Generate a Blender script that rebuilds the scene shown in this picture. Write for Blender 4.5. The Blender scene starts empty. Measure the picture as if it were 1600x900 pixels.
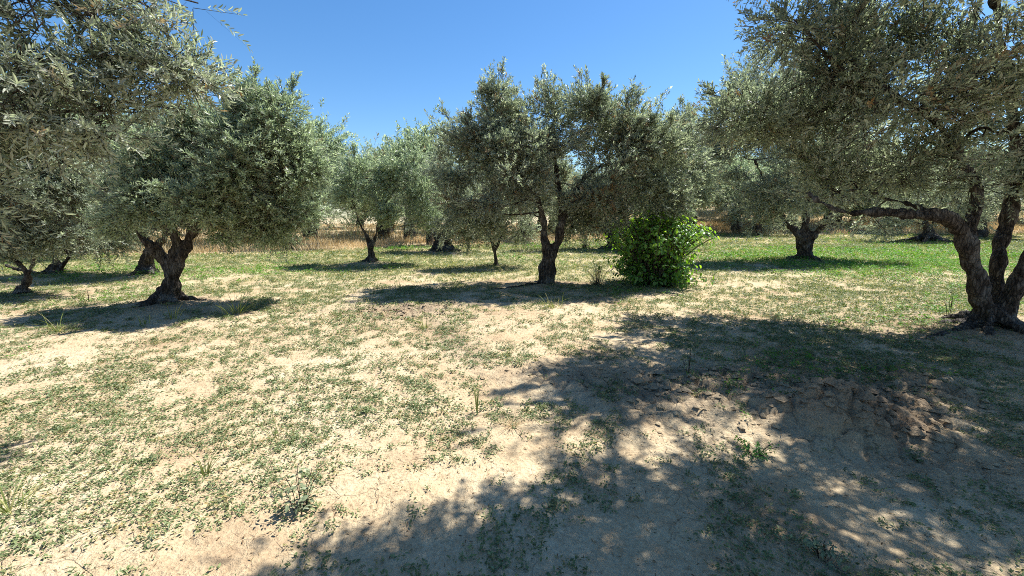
import bpy, math
import numpy as np
R = math.radians
SC = bpy.context.scene
COL = SC.collection
rng = np.random.default_rng(7)

# ------------------------------------------------------------ camera, sky, sun, exposure
F, PITCH, CAMZ = 648.0, R(9.6), 1.6
cd = bpy.data.cameras.new('camera'); cam = bpy.data.objects.new('camera', cd); COL.objects.link(cam)
cam.location = (0, 0, CAMZ); cam.rotation_euler = (R(90) - PITCH, 0, 0)
cd.sensor_width = 36; cd.lens = 36 * F / 1600; cd.clip_start = 0.05; cd.clip_end = 3000
SC.camera = cam
SUN_EL, SUN_AZ = R(60), R(54)      # azimuth measured from +Y towards +X
world = bpy.data.worlds.new('World'); SC.world = world; world.use_nodes = True
wn = world.node_tree; bg = wn.nodes['Background']
sky = wn.nodes.new('ShaderNodeTexSky'); sky.sky_type = 'NISHITA'; sky.sun_disc = False
sky.sun_elevation = SUN_EL; sky.sun_rotation = SUN_AZ
sky.air_density = 1.0; sky.dust_density = 0.25; sky.ozone_density = 4.0; sky.altitude = 0
hs = wn.nodes.new('ShaderNodeHueSaturation'); hs.inputs['Saturation'].default_value = 1.22; wn.links.new(sky.outputs[0], hs.inputs['Color']); wn.links.new(hs.outputs[0], bg.inputs[0]); bg.inputs[1].default_value = 0.09
sl = bpy.data.lights.new('sun', 'SUN'); sun = bpy.data.objects.new('sun', sl); COL.objects.link(sun)
sl.energy = 5.0; sl.angle = R(0.53); sl.color = (1.0, 0.98, 0.93)
sun.rotation_euler = (R(90) - SUN_EL, 0, -SUN_AZ + math.pi)
SUNV = np.array([math.sin(SUN_AZ) * math.cos(SUN_EL), math.cos(SUN_AZ) * math.cos(SUN_EL), math.sin(SUN_EL)])
from mathutils import Vector
sun.rotation_euler = Vector(SUNV).to_track_quat('Z', 'Y').to_euler()
SC.view_settings.view_transform = 'Standard'; SC.view_settings.look = 'None'
SC.view_settings.exposure = 1.0; SC.view_settings.gamma = 1.0
SC.cycles.use_denoising = False; SC.cycles.filter_width = 1.0
SC.cycles.max_bounces = 6; SC.cycles.diffuse_bounces = 3; SC.cycles.transmission_bounces = 3
SC.cycles.sample_clamp_indirect = 4

# ------------------------------------------------------------ helpers
def ray(px, py):
    dx = (px - 800) / F; dy = (450 - py) / F
    return np.array([dx, math.cos(PITCH) + dy * math.sin(PITCH), -math.sin(PITCH) + dy * math.cos(PITCH)])
def at(px, py, Y):
    d = ray(px, py); return d * (Y / d[1]) + np.array([0, 0, CAMZ])
def gnd(px, py):
    d = ray(px, py); t = -CAMZ / d[2]; return np.array([d[0] * t, d[1] * t])
def topx(x, y, z=0.0):
    u = np.maximum(y * math.cos(PITCH) - (z - CAMZ) * math.sin(PITCH), 0.05)
    v = y * math.sin(PITCH) + (z - CAMZ) * math.cos(PITCH)
    return 800 + F * x / u, 450 - F * v / u
def hsh(i, j, k, s):
    n = (i * 374761393 + j * 668265263 + k * 2147483647 + s * 974634777) & 0xffffffff
    n = ((n ^ (n >> 13)) * 1274126177) & 0xffffffff
    n = ((n ^ (n >> 16)) * 2246822519) & 0xffffffff
    return ((n ^ (n >> 15)) & 0xffffff) / float(0xffffff)
def vnoise(x, y, z=None, s=0):
    x = np.asarray(x, float); y = np.asarray(y, float)
    xi = np.floor(x).astype(np.int64); yi = np.floor(y).astype(np.int64)
    fx = x - xi; fy = y - yi; fx = fx * fx * (3 - 2 * fx); fy = fy * fy * (3 - 2 * fy)
    def pl(k):
        a = hsh(xi, yi, k, s); b = hsh(xi + 1, yi, k, s); c = hsh(xi, yi + 1, k, s); d = hsh(xi + 1, yi + 1, k, s)
        return (a * (1 - fx) + b * fx) * (1 - fy) + (c * (1 - fx) + d * fx) * fy
    if z is None: return pl(np.zeros_like(xi)) * 2 - 1
    z = np.asarray(z, float); zi = np.floor(z).astype(np.int64); fz = z - zi; fz = fz * fz * (3 - 2 * fz)
    return (pl(zi) * (1 - fz) + pl(zi + 1) * fz) * 2 - 1
def fbm(x, y, o=4, s=0, g=0.5):
    a, t, n = 1.0, 0.0, 0.0
    for i in range(o):
        t = t + a * vnoise(x * 2 ** i + 13.7 * i, y * 2 ** i - 7.1 * i, s=s + i); n += a; a *= g
    return t / n
def worley(x, y, s=0):
    xi = np.floor(x).astype(np.int64); yi = np.floor(y).astype(np.int64)
    d1 = np.full(x.shape, 9.0); d2 = np.full(x.shape, 9.0); idv = np.zeros(x.shape)
    for a in (-1, 0, 1):
        for b in (-1, 0, 1):
            cx = xi + a + hsh(xi + a, yi + b, 1, s); cy = yi + b + hsh(xi + a, yi + b, 2, s)
            d = np.hypot(x - cx, y - cy); h = hsh(xi + a, yi + b, 3, s)
            n1 = d < d1
            d2 = np.where(n1, d1, np.minimum(d2, d)); idv = np.where(n1, h, idv); d1 = np.where(n1, d, d1)
    return d1, d2, idv
def sst(a, b, x):
    t = np.clip((x - a) / (b - a), 0, 1); return t * t * (3 - 2 * t)
def unit(v): return v / np.maximum(np.linalg.norm(v, axis=-1, keepdims=True), 1e-9)

def raw_mesh(name, verts, loops, starts, mats, attrs=None, midx=None, smooth=False):
    me = bpy.data.meshes.new(name)
    verts = np.asarray(verts, np.float32)
    me.vertices.add(len(verts)); me.vertices.foreach_set('co', verts.ravel())
    me.loops.add(len(loops)); me.loops.foreach_set('vertex_index', np.asarray(loops, np.int32))
    me.polygons.add(len(starts)); me.polygons.foreach_set('loop_start', np.asarray(starts, np.int32))
    for m in (mats if isinstance(mats, (list, tuple)) else [mats]): me.materials.append(m)
    if midx is not None: me.polygons.foreach_set('material_index', np.asarray(midx, np.int32))
    me.polygons.foreach_set('use_smooth', np.full(len(starts), smooth, bool))
    me.update(calc_edges=True)
    for k, a in (attrs or {}).items():
        at_ = me.attributes.new(k, 'FLOAT', 'POINT'); at_.data.foreach_set('value', np.asarray(a, np.float32))
    return me
def tag(o, label=None, cat=None, group=None, kind=None):
    if label: o['label'] = label
    if cat: o['category'] = cat
    if group: o['group'] = group
    if kind: o['kind'] = kind
    return o
def link(name, me, parent=None, loc=None):
    o = bpy.data.objects.new(name, me); COL.objects.link(o)
    if parent is not None: o.parent = parent
    if loc is not None: o.location = loc
    return o
def empty(name, loc):
    o = bpy.data.objects.new(name, None); COL.objects.link(o); o.location = loc; o.empty_display_size = 0.3
    return o

# ------------------------------------------------------------ materials
def new_mat(name):
    m = bpy.data.materials.new(name); m.use_nodes = True; nt = m.node_tree
    for n in list(nt.nodes): nt.nodes.remove(n)
    return m, nt, nt.nodes, nt.links
def N(nodes, t, **kw):
    n = nodes.new(t)
    for k, v in kw.items(): setattr(n, k, v)
    return n
def ramp(nodes, links, src, stops, interp='LINEAR'):
    r = nodes.new('ShaderNodeValToRGB'); r.color_ramp.interpolation = interp
    e = r.color_ramp.elements
    while len(e) < len(stops): e.new(0.5)
    for el, (p, c) in zip(e, stops): el.position = p; el.color = (*c, 1)
    links.new(src, r.inputs[0]); return r.outputs[0]
def mixc(nodes, links, fac, a, b, mode='MIX'):
    m = nodes.new('ShaderNodeMix'); m.data_type = 'RGBA'; m.blend_type = mode
    for idx, v in ((0, fac), (6, a), (7, b)):
        if isinstance(v, (int, float)): m.inputs[idx].default_value = v
        elif isinstance(v, tuple): m.inputs[idx].default_value = (*v, 1)
        else: links.new(v, m.inputs[idx])
    return m.outputs[2]
def leaf_mat(name, stops, under=None, trans=0.3, tcol=(1.2, 1.3, 0.5), rough=0.42, spec=0.5, dead=None):
    m, nt, nd, lk = new_mat(name)
    v = N(nd, 'ShaderNodeAttribute', attribute_name='v').outputs['Fac']
    c = ramp(nd, lk, v, stops)
    cl = N(nd, 'ShaderNodeAttribute', attribute_name='c').outputs['Fac']
    c = mixc(nd, lk, 1.0, c, ramp(nd, lk, cl, [(0, (0.72, 0.74, 0.70)), (0.5, (1, 1, 1)), (1, (1.2, 1.16, 1.12))]), 'MULTIPLY')
    if dead:
        dd = N(nd, 'ShaderNodeAttribute', attribute_name='d').outputs['Fac']
        c = mixc(nd, lk, dd, c, dead)
    top = c
    if under:
        geo = N(nd, 'ShaderNodeNewGeometry')
        c = mixc(nd, lk, geo.outputs['Backfacing'], top, mixc(nd, lk, 0.8, top, under))
    b = N(nd, 'ShaderNodeBsdfPrincipled'); lk.new(c, b.inputs['Base Color'])
    b.inputs['Roughness'].default_value = rough; b.inputs['Specular IOR Level'].default_value = spec
    t = N(nd, 'ShaderNodeBsdfTranslucent'); lk.new(mixc(nd, lk, 1.0, top, tcol, 'MULTIPLY'), t.inputs[0])
    mx = N(nd, 'ShaderNodeMixShader'); mx.inputs[0].default_value = trans
    lk.new(b.outputs[0], mx.inputs[1]); lk.new(t.outputs[0], mx.inputs[2])
    o = N(nd, 'ShaderNodeOutputMaterial'); lk.new(mx.outputs[0], o.inputs[0])
    return m
M_OLIVE = leaf_mat('olive_leaf', [(0, (0.10, 0.13, 0.095)), (0.5, (0.27, 0.31, 0.235)), (1, (0.56, 0.59, 0.48))],
                   under=(0.56, 0.57, 0.47), trans=0.5, tcol=(1.2, 1.27, 0.9), rough=0.38, spec=0.5, dead=(0.24, 0.13, 0.055))
M_YOUNG = leaf_mat('young_olive_leaf', [(0, (0.12, 0.165, 0.105)), (0.5, (0.30, 0.365, 0.245)), (1, (0.55, 0.615, 0.46))],
                   under=(0.56, 0.59, 0.47), trans=0.5, tcol=(1.2, 1.27, 0.9), rough=0.38, spec=0.5, dead=(0.24, 0.13, 0.055))
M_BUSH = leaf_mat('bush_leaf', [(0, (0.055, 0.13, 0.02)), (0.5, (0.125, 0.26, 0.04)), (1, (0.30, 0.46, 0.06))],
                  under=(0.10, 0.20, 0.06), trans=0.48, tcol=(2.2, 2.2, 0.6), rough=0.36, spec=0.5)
M_WEED = leaf_mat('weed_leaf', [(0, (0.09, 0.125, 0.045)), (0.5, (0.16, 0.20, 0.085)), (1, (0.30, 0.33, 0.17))],
                  under=(0.22, 0.25, 0.15), trans=0.2, tcol=(1.3, 1.5, 0.5), rough=0.5, spec=0.3, dead=(0.42, 0.30, 0.13))
M_LUSH = leaf_mat('lush_leaf', [(0, (0.05, 0.14, 0.015)), (0.5, (0.10, 0.25, 0.025)), (1, (0.19, 0.37, 0.05))],
                  under=(0.14, 0.27, 0.07), trans=0.3, tcol=(1.5, 1.6, 0.5), rough=0.5, spec=0.3, dead=(0.35, 0.30, 0.12))
M_GRASS = leaf_mat('grass_blade', [(0, (0.12, 0.155, 0.04)), (0.35, (0.23, 0.26, 0.08)), (0.6, (0.40, 0.37, 0.17)), (1, (0.60, 0.51, 0.30))],
                   trans=0.3, tcol=(1.3, 1.4, 0.6), rough=0.55, spec=0.25)
M_DRY = leaf_mat('dry_grass', [(0, (0.42, 0.31, 0.17)), (0.5, (0.60, 0.48, 0.29)), (1, (0.76, 0.66, 0.45))],
                 trans=0.3, tcol=(1.1, 1.0, 0.8), rough=0.6, spec=0.2, dead=(0.13, 0.075, 0.04))

def bark_mat():
    m, nt, nd, lk = new_mat('olive_bark')
    tc = N(nd, 'ShaderNodeTexCoord')
    mp = N(nd, 'ShaderNodeMapping'); mp.inputs['Scale'].default_value = (1, 1, 0.28); lk.new(tc.outputs['Object'], mp.inputs[0])
    n1 = N(nd, 'ShaderNodeTexNoise'); n1.inputs['Scale'].default_value = 22; n1.inputs['Detail'].default_value = 8; n1.inputs['Roughness'].default_value = 0.65
    lk.new(mp.outputs[0], n1.inputs[0])
    n2 = N(nd, 'ShaderNodeTexNoise'); n2.inputs['Scale'].default_value = 4; n2.inputs['Detail'].default_value = 4; lk.new(tc.outputs['Object'], n2.inputs[0])
    vo = N(nd, 'ShaderNodeTexVoronoi', feature='DISTANCE_TO_EDGE'); vo.inputs['Scale'].default_value = 26; lk.new(mp.outputs[0], vo.inputs[0])
    c = ramp(nd, lk, n1.outputs[0], [(0.3, (0.022, 0.017, 0.014)), (0.5, (0.06, 0.048, 0.038)), (0.70, (0.19, 0.16, 0.13))])
    c = mixc(nd, lk, ramp(nd, lk, n2.outputs[0], [(0.5, (0, 0, 0)), (0.72, (0.6, 0.6, 0.6))]), c, (0.28, 0.265, 0.235))
    cr = ramp(nd, lk, vo.outputs[0], [(0, (0.35, 0.35, 0.35)), (0.12, (1, 1, 1))])
    c = mixc(nd, lk, 0.8, c, cr, 'MULTIPLY')
    b = N(nd, 'ShaderNodeBsdfPrincipled'); lk.new(c, b.inputs[0]); b.inputs['Roughness'].default_value = 0.9; b.inputs['Specular IOR Level'].default_value = 0.15
    ad = N(nd, 'ShaderNodeMath', operation='ADD'); lk.new(n1.outputs[0], ad.inputs[0]); lk.new(cr, ad.inputs[1])
    bp = N(nd, 'ShaderNodeBump'); bp.inputs['Strength'].default_value = 0.8; bp.inputs['Distance'].default_value = 0.025
    lk.new(ad.outputs[0], bp.inputs['Height']); lk.new(bp.outputs[0], b.inputs['Normal'])
    o = N(nd, 'ShaderNodeOutputMaterial'); lk.new(b.outputs[0], o.inputs[0]); return m
M_BARK = bark_mat()

def soil_mat():
    m, nt, nd, lk = new_mat('dry_soil')
    tc = N(nd, 'ShaderNodeTexCoord').outputs['Object']
    def noise(s, d=6, r=0.6):
        n = N(nd, 'ShaderNodeTexNoise'); n.inputs['Scale'].default_value = s; n.inputs['Detail'].default_value = d
        n.inputs['Roughness'].default_value = r; lk.new(tc, n.inputs[0]); return n.outputs[0]
    a, b2, c3, d4 = noise(0.8), noise(7), noise(45, 4), noise(220, 2)
    c = ramp(nd, lk, a, [(0.34, (0.41, 0.295, 0.18)), (0.46, (0.53, 0.415, 0.26)), (0.65, (0.60, 0.495, 0.33))])
    c = mixc(nd, lk, ramp(nd, lk, b2, [(0.42, (0, 0, 0)), (0.7, (0.6, 0.6, 0.6))]), c, (0.40, 0.28, 0.165))
    c = mixc(nd, lk, 0.7, c, ramp(nd, lk, c3, [(0.3, (0.68, 0.64, 0.60)), (0.55, (1, 1, 1)), (0.7, (1.12, 1.12, 1.12))]), 'MULTIPLY')
    c = mixc(nd, lk, 0.25, c, ramp(nd, lk, d4, [(0.3, (0.72, 0.70, 0.68)), (0.6, (1.08, 1.08, 1.08))]), 'MULTIPLY')
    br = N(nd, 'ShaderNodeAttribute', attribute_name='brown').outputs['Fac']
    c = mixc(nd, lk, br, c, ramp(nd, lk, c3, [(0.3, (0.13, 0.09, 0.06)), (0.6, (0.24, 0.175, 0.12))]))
    gr = N(nd, 'ShaderNodeAttribute', attribute_name='green').outputs['Fac']
    c = mixc(nd, lk, gr, c, ramp(nd, lk, b2, [(0.35, (0.27, 0.26, 0.11)), (0.65, (0.44, 0.39, 0.20))]))
    dr = N(nd, 'ShaderNodeAttribute', attribute_name='straw').outputs['Fac']
    c = mixc(nd, lk, dr, c, ramp(nd, lk, b2, [(0.3, (0.42, 0.32, 0.19)), (0.7, (0.60, 0.49, 0.31))]))
    # thin drying cracks, only where the soil has crusted
    dn = N(nd, 'ShaderNodeTexNoise'); dn.inputs['Scale'].default_value = 3.5; lk.new(tc, dn.inputs[0])
    mm = N(nd, 'ShaderNodeVectorMath', operation='SCALE'); mm.inputs['Scale'].default_value = 0.35; lk.new(dn.outputs['Color'], mm.inputs[0])
    va = N(nd, 'ShaderNodeVectorMath', operation='ADD'); lk.new(tc, va.inputs[0]); lk.new(mm.outputs[0], va.inputs[1])
    vo = N(nd, 'ShaderNodeTexVoronoi', feature='DISTANCE_TO_EDGE'); vo.inputs['Scale'].default_value = 4.5; lk.new(va.outputs[0], vo.inputs[0])
    crk = ramp(nd, lk, vo.outputs[0], [(0.0, (1, 1, 1)), (0.018, (0, 0, 0))])
    mk = ramp(nd, lk, noise(1.1, 3), [(0.48, (0, 0, 0)), (0.56, (1, 1, 1))])
    cm = mixc(nd, lk, 1.0, crk, mk, 'MULTIPLY')
    c = mixc(nd, lk, mixc(nd, lk, 1.0, cm, (0.38, 0.38, 0.38), 'MULTIPLY'), c, (0.13, 0.085, 0.05))
    b = N(nd, 'ShaderNodeBsdfPrincipled'); lk.new(c, b.inputs[0]); b.inputs['Roughness'].default_value = 0.95; b.inputs['Specular IOR Level'].default_value = 0.1
    h = N(nd, 'ShaderNodeMath', operation='MULTIPLY_ADD'); lk.new(c3, h.inputs[0]); h.inputs[1].default_value = 1.0; lk.new(b2, h.inputs[2])
    h2 = N(nd, 'ShaderNodeMath', operation='MULTIPLY_ADD'); lk.new(d4, h2.inputs[0]); h2.inputs[1].default_value = 0.1; lk.new(h.outputs[0], h2.inputs[2])
    h3 = N(nd, 'ShaderNodeMath', operation='MULTIPLY_ADD'); lk.new(cm, h3.inputs[0]); h3.inputs[1].default_value = -0.25; lk.new(h2.outputs[0], h3.inputs[2])
    bp = N(nd, 'ShaderNodeBump'); bp.inputs['Strength'].default_value = 0.8; bp.inputs['Distance'].default_value = 0.03
    lk.new(h3.outputs[0], bp.inputs['Height']); lk.new(bp.outputs[0], b.inputs['Normal'])
    o = N(nd, 'ShaderNodeOutputMaterial'); lk.new(b.outputs[0], o.inputs[0]); return m
M_SOIL = soil_mat()

# ------------------------------------------------------------ ground: relief and cover maps
BASES = {k: gnd(*v) for k, v in dict(big=(1540, 520), rightmid=(1257, 408), centre=(852, 446), sapling=(776, 419), hollow=(692, 394),
         young=(580, 413), left=(263, 478), leaning=(232, 430), edge=(36, 463), low=(88, 430), bushy=(440, 388),
         dark=(958, 390), far=(921, 371), dusk=(1450, 379), pale=(1186, 371), slim=(672, 384)).items()}
def boundary_y(x):      # where the mown grove ends and the tall dry grass begins
    return np.interp(x, [-60, -22, -12.5, -5.5, 0, 10, 18, 45, 90], [16, 16.5, 17, 22, 25.5, 32, 36, 36, 36]) + 0.8 * vnoise(x * 0.4, x * 0.13, s=91)
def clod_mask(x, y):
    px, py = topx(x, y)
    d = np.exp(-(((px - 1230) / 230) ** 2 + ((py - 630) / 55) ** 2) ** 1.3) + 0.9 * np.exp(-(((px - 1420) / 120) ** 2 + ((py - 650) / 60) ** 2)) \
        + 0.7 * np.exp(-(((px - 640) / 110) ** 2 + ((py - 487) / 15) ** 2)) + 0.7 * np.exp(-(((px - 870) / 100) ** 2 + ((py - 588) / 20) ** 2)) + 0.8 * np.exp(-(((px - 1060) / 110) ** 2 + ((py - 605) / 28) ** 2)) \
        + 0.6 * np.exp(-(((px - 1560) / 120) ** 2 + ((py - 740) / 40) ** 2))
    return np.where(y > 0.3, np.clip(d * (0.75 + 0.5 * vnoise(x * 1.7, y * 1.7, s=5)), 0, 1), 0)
def H(x, y):
    x = np.asarray(x, float); y = np.asarray(y, float); r = np.hypot(x, y)
    near = 1 - sst(20, 60, r)
    z = 0.03 * fbm(x * 0.35, y * 0.35, 3, 11) * near + 0.018 * fbm(x * 1.6, y * 1.6, 4, 21) * near
    for k, (bx, by) in BASES.items():
        d = np.hypot(x - bx, y - by); z = z + (0.12 if k in ('big', 'left', 'rightmid', 'young', 'dusk', 'hollow') else 0.07) * np.exp(-(d / 0.8) ** 2)
    m = clod_mask(x, y)
    xs = x + 0.06 * vnoise(x * 6, y * 6, s=41); ys = y + 0.06 * vnoise(x * 6, y * 6, s=42)
    d1, d2, idv = worley(xs * 4.2, ys * 4.2, 3); e1, e2, ide = worley(xs * 11, ys * 11, 4)
    z = z + m * ((0.02 + 0.11 * idv) * sst(0.0, 0.16, d2 - d1) * (1 - 0.5 * d1) + 0.04 * (ide - 0.3) * sst(0, 0.2, e2 - e1))
    z = z + m * (0.05 * fbm(x * 1.3 + 3, y * 1.3, 2, 61) + 0.05 * np.abs(fbm(x * 5 + y * 2, y * 7, 3, 62)) + 0.018 * fbm(x * 22, y * 22, 2, 63))
    # the lone heap of turned earth
    hx, hy = gnd(1300, 655); z = z + 0.20 * np.exp(-((x - hx) / 0.42) ** 2 - ((y - hy) / 0.26) ** 2) - 0.08 * np.exp(-((x - hx - .1) / 0.5) ** 2 - ((y - hy + .5) / 0.2) ** 2)
    # soft crumble everywhere near
    z = z + np.where(r < 14, 0.009 * fbm(x * 14, y * 14, 3, 71) + 0.022 * np.maximum(0, fbm(x * 5, y * 5, 3, 81)), 0)
    # bank that rises behind the grove on the right
    z = z + 3.0 * sst(34, 60, y) * sst(4, 30, x) + 0.6 * sst(25, 60, y)
    return z
def green_map(x, y):    # how much low growth stands at a place, 0..1
    px, py = topx(x, y); n = fbm(x * 0.5, y * 0.5, 3, 31); n2 = fbm(x * 2.2, y * 2.2, 3, 33); n3 = fbm(x * 6, y * 6, 2, 35); n = n * 1.3
    def g(cx, cy, sx, sy, a): return a * np.exp(-((px - cx) / sx) ** 2 - ((py - cy) / sy) ** 2)
    far = sst(7, 13, y)
    b = 0.52 + 0.14 * far + 0.5 * n + 0.95 * n2 + 0.8 * n3
    b = b + g(150, 780, 190, 110, 1.0) + g(560, 620, 170, 40, 0.2) + g(20, 720, 120, 110, 0.3) + g(560, 640, 190, 60, 0.22) + g(220, 640, 200, 50, 0.15) + g(400, 690, 110, 50, 0.2)
    b = b - g(120, 545, 260, 22, 0.5) - g(640, 720, 120, 40, 0.4) - g(330, 640, 60, 60, 0.25) - g(880, 690, 160, 40, 0.35) - g(380, 870, 140, 50, 0.35)
    b = b + g(1240, 560, 130, 55, 0.75) + g(1450, 590, 200, 35, 0.6) + g(1480, 480, 220, 28, 0.45) - g(1350, 670, 200, 60, 0.35) - g(1000, 560, 160, 50, 0.3)
    b = b + g(300, 420, 420, 22, 0.5) + g(120, 510, 160, 26, 0.4) + g(1430, 408, 190, 22, 1.2) + g(1450, 480, 190, 35, .5) + g(850, 385, 260, 14, 0.35) + g(1200, 405, 110, 16, 0.4) + g(380, 465, 80, 12, 0.4)
    b = b - g(1550, 570, 200, 22, 0.3) - g(900, 800, 300, 80, 0.12) + g(660, 410, 120, 14, 0.3)
    for k in ('left', 'centre', 'rightmid', 'young', 'big', 'hollow'):
        bx, by = BASES[k]; b = b - 0.9 * np.exp(-(np.hypot(x - bx, y - by) / 0.9) ** 2)
    b = b - 0.7 * clod_mask(x, y)
    return np.clip(b, 0, 1) * (y < boundary_y(x) + 1)
def lush_map(x, y):
    px, py = topx(x, y)
    def g(cx, cy, sx, sy, a): return a * np.exp(-((px - cx) / sx) ** 2 - ((py - cy) / sy) ** 2)
    return np.clip(g(1430, 410, 170, 20, 1.4) + g(1190, 402, 110, 14, 0.9) + g(1480, 485, 150, 30, .45) + g(300, 424, 300, 11, 0.45) + g(850, 388, 260, 8, 0.45)
                   + g(1240, 560, 110, 40, 0.35) + g(1450, 585, 150, 25, 0.6) + 0.55 * fbm(x * 0.5, y * 0.35, 3, 51) - 0.1, 0, 1)

def build_ground():
    def axis(fine0, fine1, d, lo, hi, g=1.035):
        a = list(np.arange(fine0, fine1, d)); s = d
        while a[-1] < hi: s *= g; a.append(a[-1] + s)
        s = d; b = [fine0]
        while b[-1] > lo: s *= g; b.append(b[-1] - s)
        return np.array(b[:0:-1] + a)
    xs = axis(-3.5, 6.5, 0.02, -700, 700); ys = axis(1.2, 6.5, 0.02, -300, 1200, 1.03)
    X, Y = np.meshgrid(xs, ys); x = X.ravel(); y = Y.ravel(); z = H(x, y)
    nx, ny = len(xs), len(ys)
    i = (np.arange(ny - 1)[:, None] * nx + np.arange(nx - 1)[None]).ravel()
    loops = np.stack([i, i + 1, i + nx + 1, i + nx], 1).ravel()
    br = 0.0 * x
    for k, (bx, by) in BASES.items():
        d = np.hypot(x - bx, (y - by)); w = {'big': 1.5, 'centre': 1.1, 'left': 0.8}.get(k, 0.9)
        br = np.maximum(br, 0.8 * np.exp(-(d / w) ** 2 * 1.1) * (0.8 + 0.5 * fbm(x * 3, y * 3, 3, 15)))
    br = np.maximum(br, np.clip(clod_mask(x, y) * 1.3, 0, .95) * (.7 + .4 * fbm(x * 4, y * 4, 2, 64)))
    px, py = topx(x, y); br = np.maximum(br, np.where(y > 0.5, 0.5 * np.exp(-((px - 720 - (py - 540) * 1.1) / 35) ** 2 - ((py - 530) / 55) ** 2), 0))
    gm = green_map(x, y) * sst(5, 14, y) * 0.75
    st = sst(-0.8, 0.8, y - boundary_y(x)) * (y > 5)
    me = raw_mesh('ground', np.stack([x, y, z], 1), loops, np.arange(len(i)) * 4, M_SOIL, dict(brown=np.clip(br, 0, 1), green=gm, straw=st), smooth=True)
    tag(link('ground', me), kind='structure')
build_ground()

# ------------------------------------------------------------ leaf meshes
def leaves(P, D, Nn, L, W, six=False, fold=0.25, curl=0.0):
    """P base, D direction, Nn upper-side normal, per-leaf length L and width W -> verts (n,k,3), face loops, starts"""
    n = len(P); S = unit(np.cross(D, Nn)); L = L[:, None]; W = W[:, None]
    if six:
        f = Nn * W * fold; cu = -Nn * L * curl
        V = np.stack([P, P + D * L * 0.3 - S * W * 0.45 + f, P + D * L * 0.68 - S * W * 0.42 + f + cu * 0.45, P + D * L + cu,
                      P + D * L * 0.68 + S * W * 0.42 + f + cu * 0.45, P + D * L * 0.3 + S * W * 0.45 + f, P + D * L * 0.5 + cu * 0.25], 1)
        fl = np.array([0, 6, 1, 1, 6, 2, 2, 6, 3, 3, 6, 4, 4, 6, 5, 5, 6, 0]); fl = fl[::-1]
        k, nf = 7, 6; lp = (np.arange(n)[:, None] * k + fl[None]).ravel(); st = np.arange(n * nf) * 3
    else:
        V = np.stack([P, P + D * L * 0.5 + S * W * 0.5 + Nn * W * fold * 0.5, P + D * L - Nn * L * curl, P + D * L * 0.5 - S * W * 0.5 + Nn * W * fold * 0.5], 1)
        k = 4; lp = (np.arange(n)[:, None] * 4 + np.array([0, 1, 2, 3])[None]).ravel(); st = np.arange(n) * 4
    return V.reshape(-1, 3), lp, st, k
def leaf_mesh(name, P, D, Nn, L, W, v, c, mat, d=None, extra=None, **kw):
    V, lp, st, k = leaves(P, D, Nn, L, W, **kw)
    at_ = dict(v=np.repeat(v, k), c=np.repeat(c, k)); at_['d'] = np.repeat(d if d is not None else np.zeros(len(P)), k)
    mats = [mat]; midx = None
    if extra is not None:      # thin twig quads sharing the mesh
        EV, = extra; m = len(EV); b = len(V)
        V = np.concatenate([V, EV.reshape(-1, 3)]); l2 = (b + np.arange(m)[:, None] * 4 + np.arange(4)[None]).ravel()
        s2 = len(lp) + np.arange(m) * 4; midx = np.concatenate([np.zeros(len(st), int), np.ones(m, int)])
        lp = np.concatenate([lp, l2]); st = np.concatenate([st, s2]); mats = [mat, M_BARK]
        for q in at_: at_[q] = np.concatenate([at_[q], np.zeros(m * 4)])
    return raw_mesh(name, V, lp, st, mats, at_, midx)
def rdir(r, n): return unit(r.normal(size=(n, 3)))

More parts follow.
